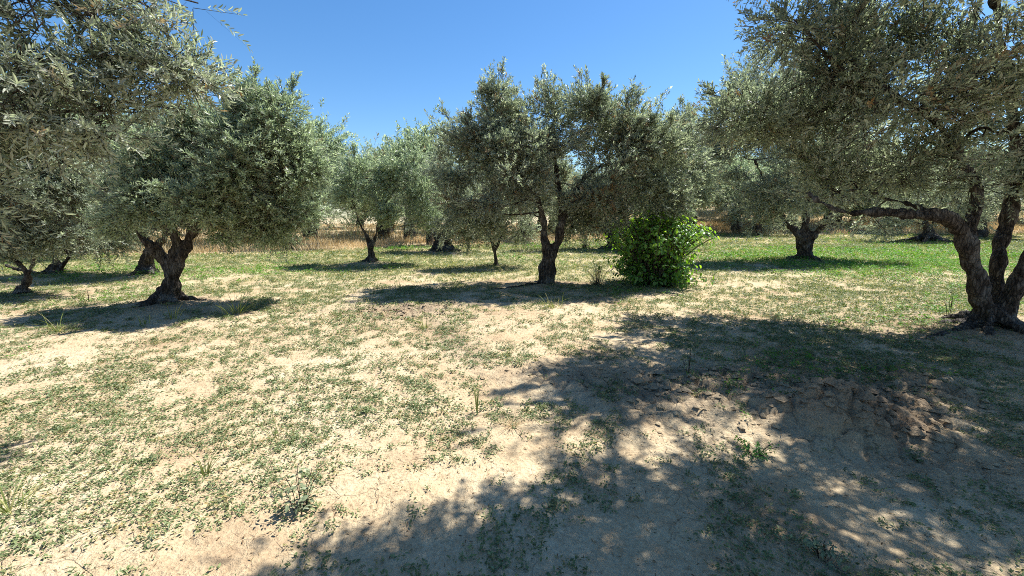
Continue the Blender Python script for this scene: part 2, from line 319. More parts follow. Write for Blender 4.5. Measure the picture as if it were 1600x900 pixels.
def crown_mesh(name, blobs, n_sprigs, r, leaf=0.055, nl=12, sprig=0.22, clump=0.34, mat=None, six=False, dead=0.03, droop=0.0, twigs=True, org=None, clumps_per=9, wl=0.34):
    """blobs: (centre(3), radii(3)); returns mesh and clump centres"""
    C = np.array([b[0] for b in blobs]); Rr = np.array([b[1] for b in blobs])
    w = (Rr[:, 0] * Rr[:, 2] + Rr[:, 1] * Rr[:, 2]); w = w / w.sum()
    ncl = max(10, int(n_sprigs / (clumps_per * 6)))
    bi = r.choice(len(blobs), ncl, p=w)
    u = rdir(r, ncl) * (r.random(ncl) ** 0.38)[:, None]
    CC = C[bi] + u * Rr[bi]
    crad = clump * (0.6 + 0.8 * r.random(ncl)); cw = crad ** 2 * (0.25 + r.random(ncl) ** 2 * 1.6); cw /= cw.sum()
    ccol = r.random(ncl)
    ci = r.choice(ncl, n_sprigs, p=cw)
    g = rdir(r, n_sprigs) * (r.random(n_sprigs) ** 0.5)[:, None]
    P = CC[ci] + g * crad[ci][:, None] * np.array([1, 1, 0.8])
    out = unit(P - C[bi[ci]])
    # leading shoots that stick out of the outline
    sh = r.random(n_sprigs) < 0.10; q = r.random(n_sprigs) ** 1.2; sd = unit(u[bi[ci] * 0 + ci] + np.array([0, 0, 0.75]) + 0.3 * rdir(r, ncl)[ci])
    P = np.where(sh[:, None], CC[ci] + sd * (crad[ci] * 0.8 + q * clump * 0.85)[:, None] + rdir(r, n_sprigs) * 0.03, P)
    g = np.where(sh[:, None], sd * 1.5, g)
    D = unit(g * 0.5 + out * 0.6 + rdir(r, n_sprigs) * 0.55 + np.array([0, 0, 0.35 - droop]))
    SL = sprig * (0.6 + 0.8 * r.random(n_sprigs)) 
    # leaves in opposite pairs along each sprig
    a = unit(np.cross(D, rdir(r, n_sprigs))); b = np.cross(D, a)
    t = (np.arange(nl) // 2 * 2 + 1) / (nl + 1)
    ph = (np.arange(nl) % 2) * math.pi + (np.arange(nl) // 2) * 1.45
    n = n_sprigs * nl
    PH = ph[None] + r.normal(size=(n_sprigs, nl)) * 0.35 + r.random(n_sprigs)[:, None] * 6
    perp = a[:, None] * np.cos(PH)[..., None] + b[:, None] * np.sin(PH)[..., None]
    k = 0.55 + 0.5 * r.random((n_sprigs, nl, 1)) + 0.3 * t[None, :, None]
    sag = np.array([0, 0, -1.0])
    bend = (t[None, :, None] ** 2) * SL[:, None, None] * 0.25 * sag
    LP = P[:, None] + D[:, None] * (t[None, :, None] * SL[:, None, None]) + bend
    LD = unit(D[:, None] * k + perp * 0.85 + rdir(r, n).reshape(n_sprigs, nl, 3) * 0.22)
    LN = D[:, None] * .8 - perp * 0.5 + np.array([0, 0, 0.4]) + rdir(r, n).reshape(n_sprigs, nl, 3) * 0.5; LN = LN - (LN * LD).sum(-1, keepdims=True) * LD
    LN = unit(LN)
    LP, LD, LN = LP.reshape(-1, 3), LD.reshape(-1, 3), LN.reshape(-1, 3)
    Ls = leaf * (0.65 + 0.6 * r.random(n)); W = Ls * wl * (0.8 + 0.4 * r.random(n))
    v = np.clip(0.45 + 0.28 * r.normal(size=n), 0, 1); c = np.clip(np.repeat(ccol[ci], nl) * 0.8 + 0.1 + 0.1 * r.normal(size=n), 0, 1)
    dc = (r.random(ncl) < dead)[ci]; ds = np.repeat((r.random(n_sprigs) < np.where(dc, 0.4, dead * 0.4)), nl) * (0.5 + 0.5 * r.random(n))
    ex = None
    if twigs:
        wv = 0.0022 if six else 0.0035
        A0 = P - D * SL[:, None] * 0.3; A1 = P + D * SL[:, None] + SL[:, None] * 0.25 * sag
        ex = (np.stack([A0 - a * wv * 1.5, A0 + a * wv * 1.5, A1 + a * wv * 0.5, A1 - a * wv * 0.5], 1) - (org if org is not None else 0),)
    me = leaf_mesh(name, LP - (org if org is not None else 0), LD, LN, Ls, W, v, c, mat or M_OLIVE, d=ds, six=six, extra=ex, curl=0.06)
    return me, CC

# ------------------------------------------------------------ wood
def smooth_path(pts, per=6):
    pts = np.asarray(pts, float); n = len(pts)
    if n < 3: return np.array([pts[0] * (1 - t) + pts[-1] * t for t in np.linspace(0, 1, per + 1)])
    Q = np.vstack([2 * pts[0] - pts[1], pts, 2 * pts[-1] - pts[-2]]); out = []
    for i in range(1, n):
        for t in np.arange(per) / per:
            p0, p1, p2, p3 = Q[i - 1], Q[i], Q[i + 1], Q[i + 2]
            out.append(0.5 * (2 * p1 + (p2 - p0) * t + (2 * p0 - 5 * p1 + 4 * p2 - p3) * t * t + (3 * p1 - p0 - 3 * p2 + p3) * t ** 3))
    out.append(pts[-1]); return np.array(out)
class Wood:
    def __init__(s): s.V = []; s.L = []; s.S = []; s.nv = 0; s.nl = 0
    def tube(s, pts, radii, seg=8, r=None, wob=0.0, gnarl=0.0, per=5):
        q = smooth_path(np.column_stack([pts, radii]), per); P = q[:, :3].copy(); rad = np.maximum(q[:, 3], 0.002)
        if r is not None and wob:
            k = np.cumsum(r.normal(size=(len(P), 3)), 0) * wob; k -= np.linspace(0, 1, len(P))[:, None] * k[-1]; P += k * rad[:, None] ** 0.5
        T = unit(np.gradient(P, axis=0)); up = np.array([0.13, 0.21, 0.97]); 
        if abs(T[0] @ up) > 0.8: up = np.array([0.9, 0.35, 0.1])
        A = unit(np.cross(T, up)); B = np.cross(T, A); th = np.arange(seg) / seg * 2 * math.pi
        rr = rad[:, None] * np.ones(seg)
        if gnarl: rr = rr * (1 + gnarl * vnoise(np.cos(th)[None] * 1.7 + P[:, :1] * 2, np.sin(th)[None] * 1.7 + P[:, 1:2] * 2, P[:, 2:3] * 2.5 + 0 * th[None], s=9))
        V = P[:, None] + A[:, None] * (rr * np.cos(th))[..., None] + B[:, None] * (rr * np.sin(th))[..., None]
        m = len(P); i = np.arange(m - 1)[:, None] * seg; j = np.arange(seg)[None]; j2 = (j + 1) % seg
        f = np.stack([i + j, i + j2, i + seg + j2, i + seg + j], -1).reshape(-1, 4) + s.nv
        s.V.append(V.reshape(-1, 3)); s.L.append(f.ravel()); s.S.append(s.nl + np.arange(len(f)) * 4); s.nl += f.size
        for base, rev in ((0, True), ((m - 1) * seg, False)):
            l = np.arange(seg) + base + s.nv; l = l[::-1] if not rev else l
            s.L.append(l[::-1] if rev else l[::-1]); s.S.append(np.array([s.nl])); s.nl += seg
        s.nv += m * seg; return P
    def mesh(s, name, org): return raw_mesh(name, np.concatenate(s.V) - org, np.concatenate(s.L), np.concatenate(s.S), M_BARK, smooth=True)
    def remeshed(s, name, org, vox, amp=0.02):
        me = s.mesh(name + '_raw', org); o = bpy.data.objects.new('tmp', me); COL.objects.link(o)
        md = o.modifiers.new('r', 'REMESH'); md.mode = 'VOXEL'; md.voxel_size = vox; md.use_smooth_shade = True
        sm = o.modifiers.new('s', 'SMOOTH'); sm.factor = 0.6; sm.iterations = 5
        dg = bpy.context.evaluated_depsgraph_get(); ev = o.evaluated_get(dg); m2 = bpy.data.meshes.new_from_object(ev)
        bpy.data.objects.remove(o); bpy.data.meshes.remove(me); m2.name = name
        n = len(m2.vertices); co = np.empty(n * 3, np.float32); no = np.empty(n * 3, np.float32)
        m2.vertices.foreach_get('co', co); m2.vertex_normals.foreach_get('vector', no); co = co.reshape(-1, 3); no = no.reshape(-1, 3)
        x, y, z = co.T
        a = vnoise(x * 9, y * 9, z * 2.2, s=3); b = vnoise(x * 22, y * 22, z * 7, s=4); c = vnoise(x * 4.5, y * 4.5, z * 4.5, s=6)
        d = vnoise(x * 14, y * 14, z * 3.5, s=12); co += no * ((-np.abs(a) * 1.5 + 0.5 + 0.6 * b + 1.1 * c - 0.8 * (1 - np.abs(d)) ** 4) * amp)[:, None]
        m2.vertices.foreach_set('co', co.ravel()); m2.materials.clear(); m2.materials.append(M_BARK)
        m2.polygons.foreach_set('use_smooth', np.ones(len(m2.polygons), bool)); m2.update(); return m2

def blobs_px(D, lst):
    """(px, py, rx, ry[, dY]) in the photo's pixels at depth D -> 3D ellipsoids of real size"""
    out = []
    for b in lst:
        dY = b[4] if len(b) > 4 else 0.0; Y = D + dY; c = at(b[0], b[1], Y); s = Y / F / math.cos(PITCH)
        k = 1 / math.hypot(1, (b[0] - 800) / F); rx = b[2] * s * k; rz = b[3] * s; out.append((c, np.array([rx, min(rx, (rx + rz) / 2) if k < .9 else (rx + rz) / 2, rz])))
    return out

def olive(name_label, base, stems, blobs, n_sprigs, seed, vox=0.03, amp=0.02, flare=None, roots=(), group='olive trees of the grove',
          branch_r=0.05, sub=4, cat='tree', name='olive_tree', split=True, **kw):
    """base (x,y); stems: lists of ((x,y,z), radius) in world; blobs: ellipsoids of foliage"""
    r = np.random.default_rng(seed); bz = float(H(base[0], base[1])); org = np.array([base[0], base[1], bz])
    root = tag(empty(name, org), name_label, cat, group)
    w = Wood(); tips = []
    for st in stems:
        p = np.array([s[0] for s in st], float); rd = [s[1] for s in st]
        P = w.tube(p, rd, 14, r, 0.012, 0.30)
        tips += [(P[i], max(rd[-1], 0.3 * rd[0])) for i in range(len(P) // 2, len(P))]
    if flare:
        for k in range(flare[0]):
            a = k / flare[0] * 2 * math.pi + r.random() * 0.7; L = flare[1] * (0.7 + 0.6 * r.random()); rr = flare[2] * (0.7 + 0.6 * r.random())
            d = np.array([math.cos(a), math.sin(a), 0]); 
            w.tube([org + d * 0.08 * flare[1] + [0, 0, 0.75 * flare[1]], org + d * L * 0.4 + [0, 0, 0.26 * flare[1]], org + d * L + [0, 0, -0.02], org + d * L * 1.5 + [0, 0, -0.12]],
                   [rr * 0.6, rr * .9, rr * 0.75, rr * 0.5], 10, r, 0.02, 0.35)
    for rt in roots: w.tube([s[0] for s in rt], [s[1] for s in rt], 8, r, 0.02, 0.3)
    link('trunk', w.remeshed('trunk', org, vox, amp), root)
    me, CC = crown_mesh('crown', blobs, n_sprigs, r, org=org, **kw)
    link('crown', me, root)
    # limbs from the stem ends into each mass of foliage, twigging out to the clumps
    TP = np.array([t[0] for t in tips]); own = {}
    for bc, br_ in blobs:
        k = int(np.argmin(np.linalg.norm(TP - bc, axis=1) + 0.6 * np.maximum(0, TP[:, 2] - bc[2])))
        own.setdefault(len(own) if split else 0, []).append((k, bc, br_))
    for q in own.values():
        bw = Wood()
        for k, bc, br_ in q:
            A = TP[k]; dd = np.linalg.norm(bc - A); mid = (A + bc) / 2 + r.normal(size=3) * 0.10 * dd + np.array([0, 0, -0.04 * dd])
            r0 = min(branch_r * (0.6 + 0.15 * dd), tips[k][1] * 0.8)
            Pp = bw.tube([A, mid, bc], [r0, r0 * 0.65, r0 * 0.3], 7, r, 0.05, 0.2)
            e = CC[np.linalg.norm((CC - bc) / br_, axis=1) < 1.15]
            if len(e):
                for c in e[r.permutation(len(e))[:sub]]:
                    s0 = Pp[int(len(Pp) * (0.45 + 0.5 * r.random())) - 1]
                    bw.tube([s0, (s0 + c) / 2 + r.normal(size=3) * 0.08, c], [r0 * 0.35, r0 * 0.22, 0.004], 5, r, 0.06)
        link('branch', bw.mesh('branch', org), root)
    return root
def stem_px(Y, pts):
    """(px, py, radius m, dY) -> world stem"""
    return [(at(p[0], p[1], Y + (p[3] if len(p) > 3 else 0)), p[2] * 0.84 / math.hypot(1, (p[0] - 800) / F)) for p in pts]

# ------------------------------------------------------------ the olive trees
G_ROW = 'olive trees of the grove'
def T(key, label, Y, stems, bl, n, seed, **kw):
    blobs = bl if isinstance(bl[0][0], np.ndarray) else blobs_px(Y, bl)
    bx, by = BASES[key]; bz = float(H(bx, by)); ss = []
    for s in stems:
        s = stem_px(Y, s); ss.append(s)
    return olive(label, (bx, by), ss, blobs, n, seed, **kw)

# big tree at the right edge
Y = BASES['big'][1]
bl = blobs_px(Y, [(1240, 30, 45, 50), (1300, 90, 60, 60, .3), (1380, 60, 70, 60, .6), (1390, 150, 70, 60, -.3), (1470, 110, 70, 70, .3), (1560, 90, 80, 70, -.4),
                  (1300, 170, 60, 45, .8), (1320, 235, 60, 40, 1.0), (1460, 210, 70, 50, .5), (1560, 210, 70, 50, -.6), (1390, 262, 60, 32, .4), (1480, 285, 60, 25, .3), (1560, 285, 50, 22, .6),
                  (1300, 290, 35, 22, .5), (1345, 335, 30, 10, .7), (1650, 150, 80, 120, .3), (1680, 280, 60, 60, .2), (1245, 95, 40, 40, .9)])
bl += [(np.array(c, float), np.array(rr, float)) for c, rr in [((3.1, 5.1, 5.5), (.65, .5, .3)), ((2.75, 5.0, 5.15), (.6, .5, .3)), ((3.4, 5.0, 5.1), (.6, .5, .3)), ((3.9, 5.9, 5.2), (1.0, .8, .6)), ((5.3, 5.8, 5.6), (1.2, 1.0, .8)), ((7.2, 5.6, 5.4), (1.4, 1.2, .9)),
       ((8.4, 5.8, 4.4), (1.2, 1.3, 1.0)), ((6.8, 4.4, 4.6), (1.1, .7, .7)), ((8.6, 5.4, 3.2), (1.0, 1.2, .8)), ((3.9, 6.9, 3.3), (.7, .7, .6)), ((5.0, 7.2, 3.4), (.9, .8, .6))]]
T('big', 'large dark three-stemmed olive tree at the right edge, one long limb arching left', Y,
  [[(1544, 528, .25), (1541, 490, .22), (1535, 450, .19), (1519, 395, .17), (1502, 355, .155), (1470, 338, .14, -.1), (1425, 335, .12, -.2), (1370, 331, .10, -.2), (1325, 333, .075, -.1), (1285, 318, .05, 0), (1262, 300, .03, .2)],
   [(1532, 440, .17), (1515, 385, .16), (1520, 345, .14, .1), (1528, 300, .12, .2), (1500, 240, .10, .2), (1460, 190, .08, .2), (1400, 150, .06, .3), (1370, 128, .05, .3)],
   [(1556, 525, .24, .15), (1558, 470, .20, .2), (1565, 410, .16, .3), (1578, 340, .15, .5), (1588, 270, .13, .5), (1585, 190, .11, .4), (1570, 90, .10, .3), (1550, -40, .08, .1), (1500, -180, .07, -.1), (1380, -260, .06, -.2), (1240, -290, .05, -.2), (1180, -310, .03, -.2)],
   [(1568, 525, .24, 0), (1578, 470, .21, -.05), (1602, 410, .19, -.15), (1640, 330, .18, -.2), (1670, 230, .15, -.1), (1690, 100, .11, 0), (1700, -20, .08, 0)],
   [(1480, 340, .07, .1), (1430, 322, .06, .3), (1385, 310, .05, .4), (1350, 296, .035, .5), (1310, 300, .025, .6)]],
  bl, 16000, 11, vox=.02, amp=.026, flare=(10, .38, .09), sub=5, leaf=.072, sprig=.22, clump=.34, dead=.05,
  roots=[[(np.array([6.4, 5.6, .12]), .09), (np.array([5.9, 5.45, .05]), .06), (np.array([5.3, 5.3, .02]), .035), (np.array([4.8, 5.35, -.02]), .02)]])

# tree behind it
Y = BASES['rightmid'][1]
T('rightmid', 'olive with stout flared dark trunk seen on bright green growth under the arching limb', Y,
  [[(1257, 411, .50), (1256, 392, .38), (1255, 372, .33), (1257, 350, .2), (1262, 310, .15), (1250, 250, .1), (1230, 190, .07)],
   [(1254, 376, .22), (1240, 360, .15), (1226, 345, .12), (1205, 310, .1), (1180, 250, .07)],
   [(1260, 378, .24), (1280, 360, .17, -.3), (1300, 335, .14, -.5), (1330, 290, .11, -.3), (1350, 250, .08)]],
  [(1195, 120, 38, 35), (1165, 175, 42, 40), (1150, 235, 36, 40), (1150, 295, 32, 35), (1185, 325, 40, 30), (1215, 170, 55, 50), (1215, 240, 60, 50, -.5), (1225, 300, 60, 40, -.8), (1280, 220, 65, 60),
   (1285, 300, 60, 38, .5), (1340, 260, 60, 60), (1350, 310, 55, 30, .5), (1400, 280, 50, 50), (1260, 150, 60, 45, .5), (1330, 180, 60, 50, .5)],
  11500, 12, vox=.04, amp=.045, flare=(8, .42, .12), sub=3, leaf=.095, nl=10, sprig=.28, clump=.46, dead=.04, branch_r=.04)

# centre tree
Y = BASES['centre'][1]
T('centre', 'twin-stemmed olive tree with broad silvery crown in the middle, beside the leafy green bush', Y,
  [[(852, 450, .26), (853, 430, .22), (856, 400, .19), (850, 375, .12), (847, 345, .10), (838, 310, .08, -.2), (815, 270, .06, -.3), (790, 225, .045, -.2), (772, 180, .03)],
   [(857, 410, .17), (868, 385, .14), (877, 352, .115), (888, 322, .09, .2), (908, 285, .075, .3), (935, 262, .065, .3), (975, 252, .05, .4), (1010, 240, .035, .4)],
   [(877, 345, .09), (874, 300, .08, .3), (868, 250, .065, .4), (875, 205, .045, .3), (920, 165, .03)]],
  [(770, 182, 42, 42), (755, 225, 52, 46, -.4), (715, 255, 38, 42), (705, 310, 32, 45), (845, 180, 45, 42), (850, 225, 52, 46, -.6), (930, 184, 48, 42), (998, 192, 42, 42), (985, 205, 44, 44, -.3), (1045, 215, 30, 34, .3), (960, 220, 55, 48, .4), (1030, 240, 38, 42),
   (795, 280, 58, 45, -.8), (870, 285, 50, 42, .6), (945, 290, 58, 42, -.5), (1020, 295, 52, 36, .2), (745, 330, 42, 36, .3), (835, 325, 34, 26, .9), (905, 335, 44, 26, .5), (1065, 270, 30, 34, .5), (980, 325, 40, 18, .4)],
  12800, 13, vox=.026, amp=.030, flare=(8, .24, .07), sub=4, leaf=.078, nl=11, sprig=.22, clump=.30, dead=.06, branch_r=.032,
  roots=[[(np.array([.75, 9.75, .08]), .07), (np.array([.2, 9.5, .04]), .05), (np.array([-.4, 9.3, .01]), .03), (np.array([-.9, 9.3, -.03]), .015)]])

# left tree
Y = BASES['left'][1]
T('left', 'olive tree with thick knotty trunk dividing low into three limbs, left of the clearing', Y,
  [[(262, 482, .30), (264, 455, .25), (270, 425, .22), (272, 400, .18), (273, 372, .11), (271, 350, .09), (278, 310, .08, .2), (300, 270, .06, .2), (330, 220, .045, .2), (360, 170, .03, .2)],
   [(266, 420, .16), (254, 402, .14), (238, 385, .11, -.1), (220, 372, .08, -.2), (205, 345, .06, -.2), (195, 310, .045, -.2)],
   [(276, 425, .14), (284, 398, .13), (298, 374, .11, .1), (312, 350, .09, .1), (345, 315, .07, .2), (390, 285, .05, .2), (430, 250, .035, .3)],
   [(272, 372, .06), (262, 352, .045, -.1), (246, 357, .035, -.1), (236, 363, .02, -.1)], [(274, 366, .05), (284, 360, .04), (286, 350, .03)]],
  [(392, 165, 32, 38), (430, 190, 34, 36), (370, 205, 45, 36), (325, 205, 36, 30, .3), (430, 240, 48, 42), (465, 262, 30, 36, .3), (370, 260, 52, 42, -.4), (300, 250, 50, 42, .2), (240, 260, 46, 40), (245, 310, 52, 36, -.3),
   (320, 310, 55, 38, -.4), (395, 315, 50, 40, .2), (450, 320, 42, 38, .4), (190, 320, 40, 38), (350, 350, 32, 18, .5), (430, 355, 40, 22, .3), (210, 350, 34, 16, .6)],
  11500, 14, vox=.023, amp=.032, flare=(9, .32, .09), sub=4, leaf=.066, nl=12, sprig=.19, clump=.26, dead=.02, branch_r=.03, mat=M_YOUNG)

T('young', 'young olive tree with slim forked trunk on a small mound before the dry grass', BASES['young'][1],
  [[(580, 416, .19), (580, 400, .14), (578, 385, .12), (572, 368, .08), (560, 345, .06), (550, 310, .04)], [(580, 388, .11), (587, 366, .07), (592, 345, .06), (605, 310, .045), (635, 280, .03)]],
  [(555, 290, 32, 34), (590, 285, 34, 32), (635, 280, 34, 36), (660, 305, 28, 36), (545, 325, 32, 28), (590, 325, 38, 28), (635, 335, 38, 28), (560, 350, 25, 14), (665, 345, 22, 18), (615, 262, 20, 18), (650, 258, 18, 18)],
  3600, 15, vox=.03, amp=.018, flare=(7, .3, .07), sub=3, leaf=.095, nl=9, sprig=.26, clump=.34, dead=.02, mat=M_YOUNG)
T('sapling', 'small thin-stemmed olive sapling just left of the twin-stemmed middle tree', BASES['sapling'][1],
  [[(776, 421, .11), (775, 405, .085), (773, 388, .08), (766, 374, .05), (758, 355, .04), (745, 330, .03)], [(774, 392, .06), (781, 375, .05), (788, 358, .04), (800, 330, .03)]],
  [(752, 340, 34, 32), (795, 335, 36, 34), (770, 300, 36, 30), (730, 362, 24, 22), (812, 360, 24, 20), (768, 365, 30, 14)],
  3000, 16, vox=.022, amp=.01, flare=(6, .16, .04), sub=3, leaf=.075, nl=9, sprig=.26, clump=.34, dead=.05)
T('hollow', 'old olive tree with a hollow split trunk standing left of the thin sapling', BASES['hollow'][1],
  [[(680, 396, .32), (683, 382, .24), (690, 370, .24), (700, 358, .2), (705, 335, .14), (700, 300, .1)], [(706, 396, .30), (703, 384, .22), (700, 374, .24), (712, 362, .16), (722, 358, .12), (735, 330, .08)],
   [(684, 380, .2), (680, 366, .16), (678, 350, .13), (665, 320, .09)]],
  [(685, 285, 36, 36), (720, 300, 36, 36), (665, 320, 30, 34), (700, 335, 40, 26), (740, 330, 36, 34), (655, 345, 24, 20), (690, 260, 24, 22), (735, 270, 30, 30)],
  4200, 17, vox=.05, amp=.04, flare=(7, .5, .14), sub=3, leaf=.09, nl=8, sprig=.32, clump=.5, dead=.03)
T('slim', 'distant olive tree with a plain upright trunk partly hidden behind the hollow-trunked tree', BASES['slim'][1],
  [[(672, 387, .3), (671, 370, .26), (671, 350, .22), (665, 320, .12)]],
  [(655, 300, 34, 30), (690, 295, 30, 30), (640, 325, 30, 24), (680, 330, 34, 22), (665, 275, 24, 18)], 2400, 18, vox=.06, amp=.03, sub=2, leaf=.11, nl=8, sprig=.36, clump=.6)
T('leaning', 'dark leaning olive tree close behind the thick knotty left tree', BASES['leaning'][1],
  [[(212, 436, .22), (220, 420, .2), (232, 404, .22), (238, 388, .2), (228, 372, .14), (215, 350, .1), (200, 310, .08)], [(236, 398, .18), (250, 380, .12), (265, 350, .09), (275, 300, .06)]],
  [(230, 225, 36, 34), (270, 215, 36, 34), (200, 260, 44, 40), (160, 300, 40, 36), (250, 280, 50, 40), (150, 340, 36, 30), (200, 340, 40, 28), (110, 330, 34, 34), (285, 250, 36, 36)],
  4200, 19, vox=.035, amp=.03, flare=(6, .35, .1), sub=3, leaf=.07, nl=10, sprig=.26, clump=.4, dead=.03)
T('edge', 'olive tree at the left edge with a slim curved trunk forking low', BASES['edge'][1],
  [[(34, 468, .16), (38, 448, .12), (44, 430, .12), (36, 418, .09), (22, 408, .08), (5, 402, .06), (-20, 370, .05), (-30, 330, .04)], [(44, 432, .09), (50, 415, .07), (58, 395, .055), (80, 360, .045), (100, 320, .03)]],
  [(15, 290, 50, 40), (70, 280, 46, 36), (110, 315, 42, 34), (40, 340, 52, 32), (100, 350, 42, 26), (-30, 330, 50, 50), (60, 375, 36, 14), (10, 370, 36, 18), (-60, 250, 50, 60), (40, 240, 46, 34)],
  5000, 20, vox=.026, amp=.02, flare=(6, .22, .06), sub=3, leaf=.07, nl=11, sprig=.22, clump=.3, dead=.03)
T('low', 'olive tree with low dark spreading stems behind the slim forked tree at left edge', BASES['low'][1],
  [[(88, 433, .22), (90, 418, .16), (86, 400, .14), (80, 370, .1), (70, 330, .07)], [(86, 428, .12), (60, 428, .1), (38, 422, .09), (10, 415, .08), (-15, 395, .06)],
   [(92, 428, .12), (100, 412, .1), (112, 395, .08), (130, 360, .06), (150, 330, .04)], [(84, 430, .09), (66, 412, .07), (50, 398, .06), (30, 360, .05)]],
  [(70, 330, 42, 36), (120, 340, 42, 32), (150, 370, 36, 20), (30, 330, 40, 36), (100, 290, 46, 36), (-20, 340, 46, 40), (180, 385, 26, 14), (90, 240, 50, 36)],
  4600, 21, vox=.035, amp=.03, flare=(6, .3, .08), sub=3, leaf=.07, nl=10, sprig=.26, clump=.4, dead=.03)
T('bushy', 'low bushy olive tree whose foliage reaches down to the dry grass', BASES['bushy'][1],
  [[(440, 391, .3), (438, 375, .25), (436, 360, .2), (440, 330, .14), (445, 290, .08)], [(436, 376, .2), (455, 362, .15), (480, 340, .1)]],
  [(430, 280, 40, 34), (480, 270, 38, 34), (515, 295, 30, 34), (400, 320, 44, 34), (450, 325, 46, 34), (500, 335, 40, 34), (540, 325, 26, 28), (400, 360, 30, 18), (440, 370, 26, 14), (480, 240, 26, 22), (520, 360, 24, 12), (465, 225, 22, 20)],
  5600, 22, vox=.06, amp=.04, sub=2, leaf=.09, nl=9, sprig=.32, clump=.55, mat=M_YOUNG)
T('dark', 'tall olive tree with a stout dark trunk rising behind the leafy green bush', BASES['dark'][1],
  [[(958, 393, .48), (957, 378, .38), (954, 362, .36), (950, 345, .2), (935, 320, .14), (920, 290, .1)], [(956, 366, .26), (968, 348, .2), (985, 330, .15), (1020, 300, .11), (1055, 260, .08)]],
  [(1045, 225, 34, 34), (1075, 205, 22, 22), (1085, 250, 30, 34), (1050, 280, 44, 34), (1095, 290, 26, 34), (1000, 290, 44, 36), (950, 300, 44, 36), (910, 300, 36, 36), (900, 335, 34, 22), (960, 335, 36, 18), (1010, 325, 40, 24), (1065, 325, 38, 22), (1000, 235, 36, 34), (880, 280, 30, 30)],
  7200, 23, vox=.06, amp=.05, flare=(7, .5, .16), sub=3, leaf=.115, nl=9, sprig=.32, clump=.5, dead=.06)
T('far', 'small far olive tree seen between the twin-stemmed middle tree and the stout dark trunk', BASES['far'][1],
  [[(921, 373, .34), (921, 362, .28), (920, 350, .22), (918, 330, .14)]],
  [(900, 320, 30, 22), (935, 315, 30, 24), (915, 300, 26, 18), (880, 335, 20, 12), (955, 335, 20, 12)], 1700, 24, vox=.08, amp=.03, sub=2, leaf=.13, nl=8, sprig=.42, clump=.7)
T('dusk', 'far olive tree on a wide earth mound seen under the long arching limb', BASES['dusk'][1],
  [[(1450, 382, .6), (1449, 370, .36), (1448, 355, .3), (1446, 335, .2)], [(1449, 362, .2), (1462, 345, .15), (1485, 325, .1)]],
  [(1395, 330, 36, 24), (1430, 315, 40, 28), (1475, 310, 40, 30), (1510, 325, 34, 24), (1450, 345, 36, 12), (1385, 352, 20, 16), (1450, 285, 50, 24), (1530, 300, 34, 30)],
  4000, 25, vox=.07, amp=.05, flare=(7, .9, .2), sub=2, leaf=.11, nl=8, sprig=.38, clump=.65)
T('pale', 'far olive tree seen between the leafy green bush and the stout flared trunk', BASES['pale'][1],
  [[(1186, 373, .4), (1186, 360, .3), (1184, 345, .22), (1180, 325, .14)]],
  [(1165, 325, 30, 22), (1200, 320, 34, 26), (1180, 300, 34, 22), (1225, 335, 26, 18), (1150, 340, 16, 12), (1195, 347, 24, 8)], 2300, 26, vox=.08, amp=.04, sub=2, leaf=.13, nl=8, sprig=.42, clump=.7)

# near tree whose crown hangs into the upper left; its trunk stands beside the camera, out of the frame
base = (-4.7, 2.1); A3 = np.array
bl = blobs_px(3.0, [(60, 40, 70, 60, -.2), (160, 40, 70, 55, .1), (250, 22, 50, 35, .2), (120, 120, 80, 55, 0), (30, 140, 70, 60, -.3), (200, 120, 50, 45, .2), (265, 85, 30, 25, .3), (290, 130, 30, 16, .4), (325, 128, 16, 12, .4),
                    (160, 190, 60, 40, .1), (60, 220, 70, 45, -.1), (225, 175, 30, 22, .3), (-60, 150, 90, 110, -.3), (10, 290, 40, 26, -.2), (-90, 270, 70, 50, -.4), (290, 172, 14, 14, .35), (310, 5, 24, 14, .4)])
bl += [(A3([-4.6, 2.2, 3.6]), A3([1.3, 1.2, .7])), (A3([-3.4, 3.0, 3.9]), A3([1.0, 1.0, .5])), (A3([-5.8, 2.6, 3.0]), A3([1.0, 1.1, .8])), (A3([-5.0, .6, 3.2]), A3([1.2, 1.1, .7]))]
olive('near olive tree whose leafy boughs hang into the upper left corner against the sky', base,
      [[(A3([-4.7, 2.1, 0]), .3), (A3([-4.75, 2.15, .6]), .24), (A3([-4.65, 2.2, 1.2]), .2), (A3([-4.5, 2.4, 1.9]), .12), (A3([-4.2, 2.7, 2.6]), .09), (A3([-3.7, 2.95, 3.0]), .06), (A3([-3.1, 3.1, 3.15]), .04)],
       [(A3([-4.68, 2.15, 1.0]), .16), (A3([-5.1, 2.0, 1.8]), .12), (A3([-5.3, 1.7, 2.7]), .08)], [(A3([-4.6, 2.3, 1.5]), .08), (A3([-4.2, 2.8, 2.0]), .05), (A3([-3.7, 3.1, 2.3]), .03)]],
      bl, 6600, 31, vox=.03, amp=.02, flare=(7, .35, .1), sub=3, leaf=.054, nl=15, sprig=.20, clump=.20, six=True, dead=.05, droop=.15, branch_r=.022, clumps_per=5, wl=.24)
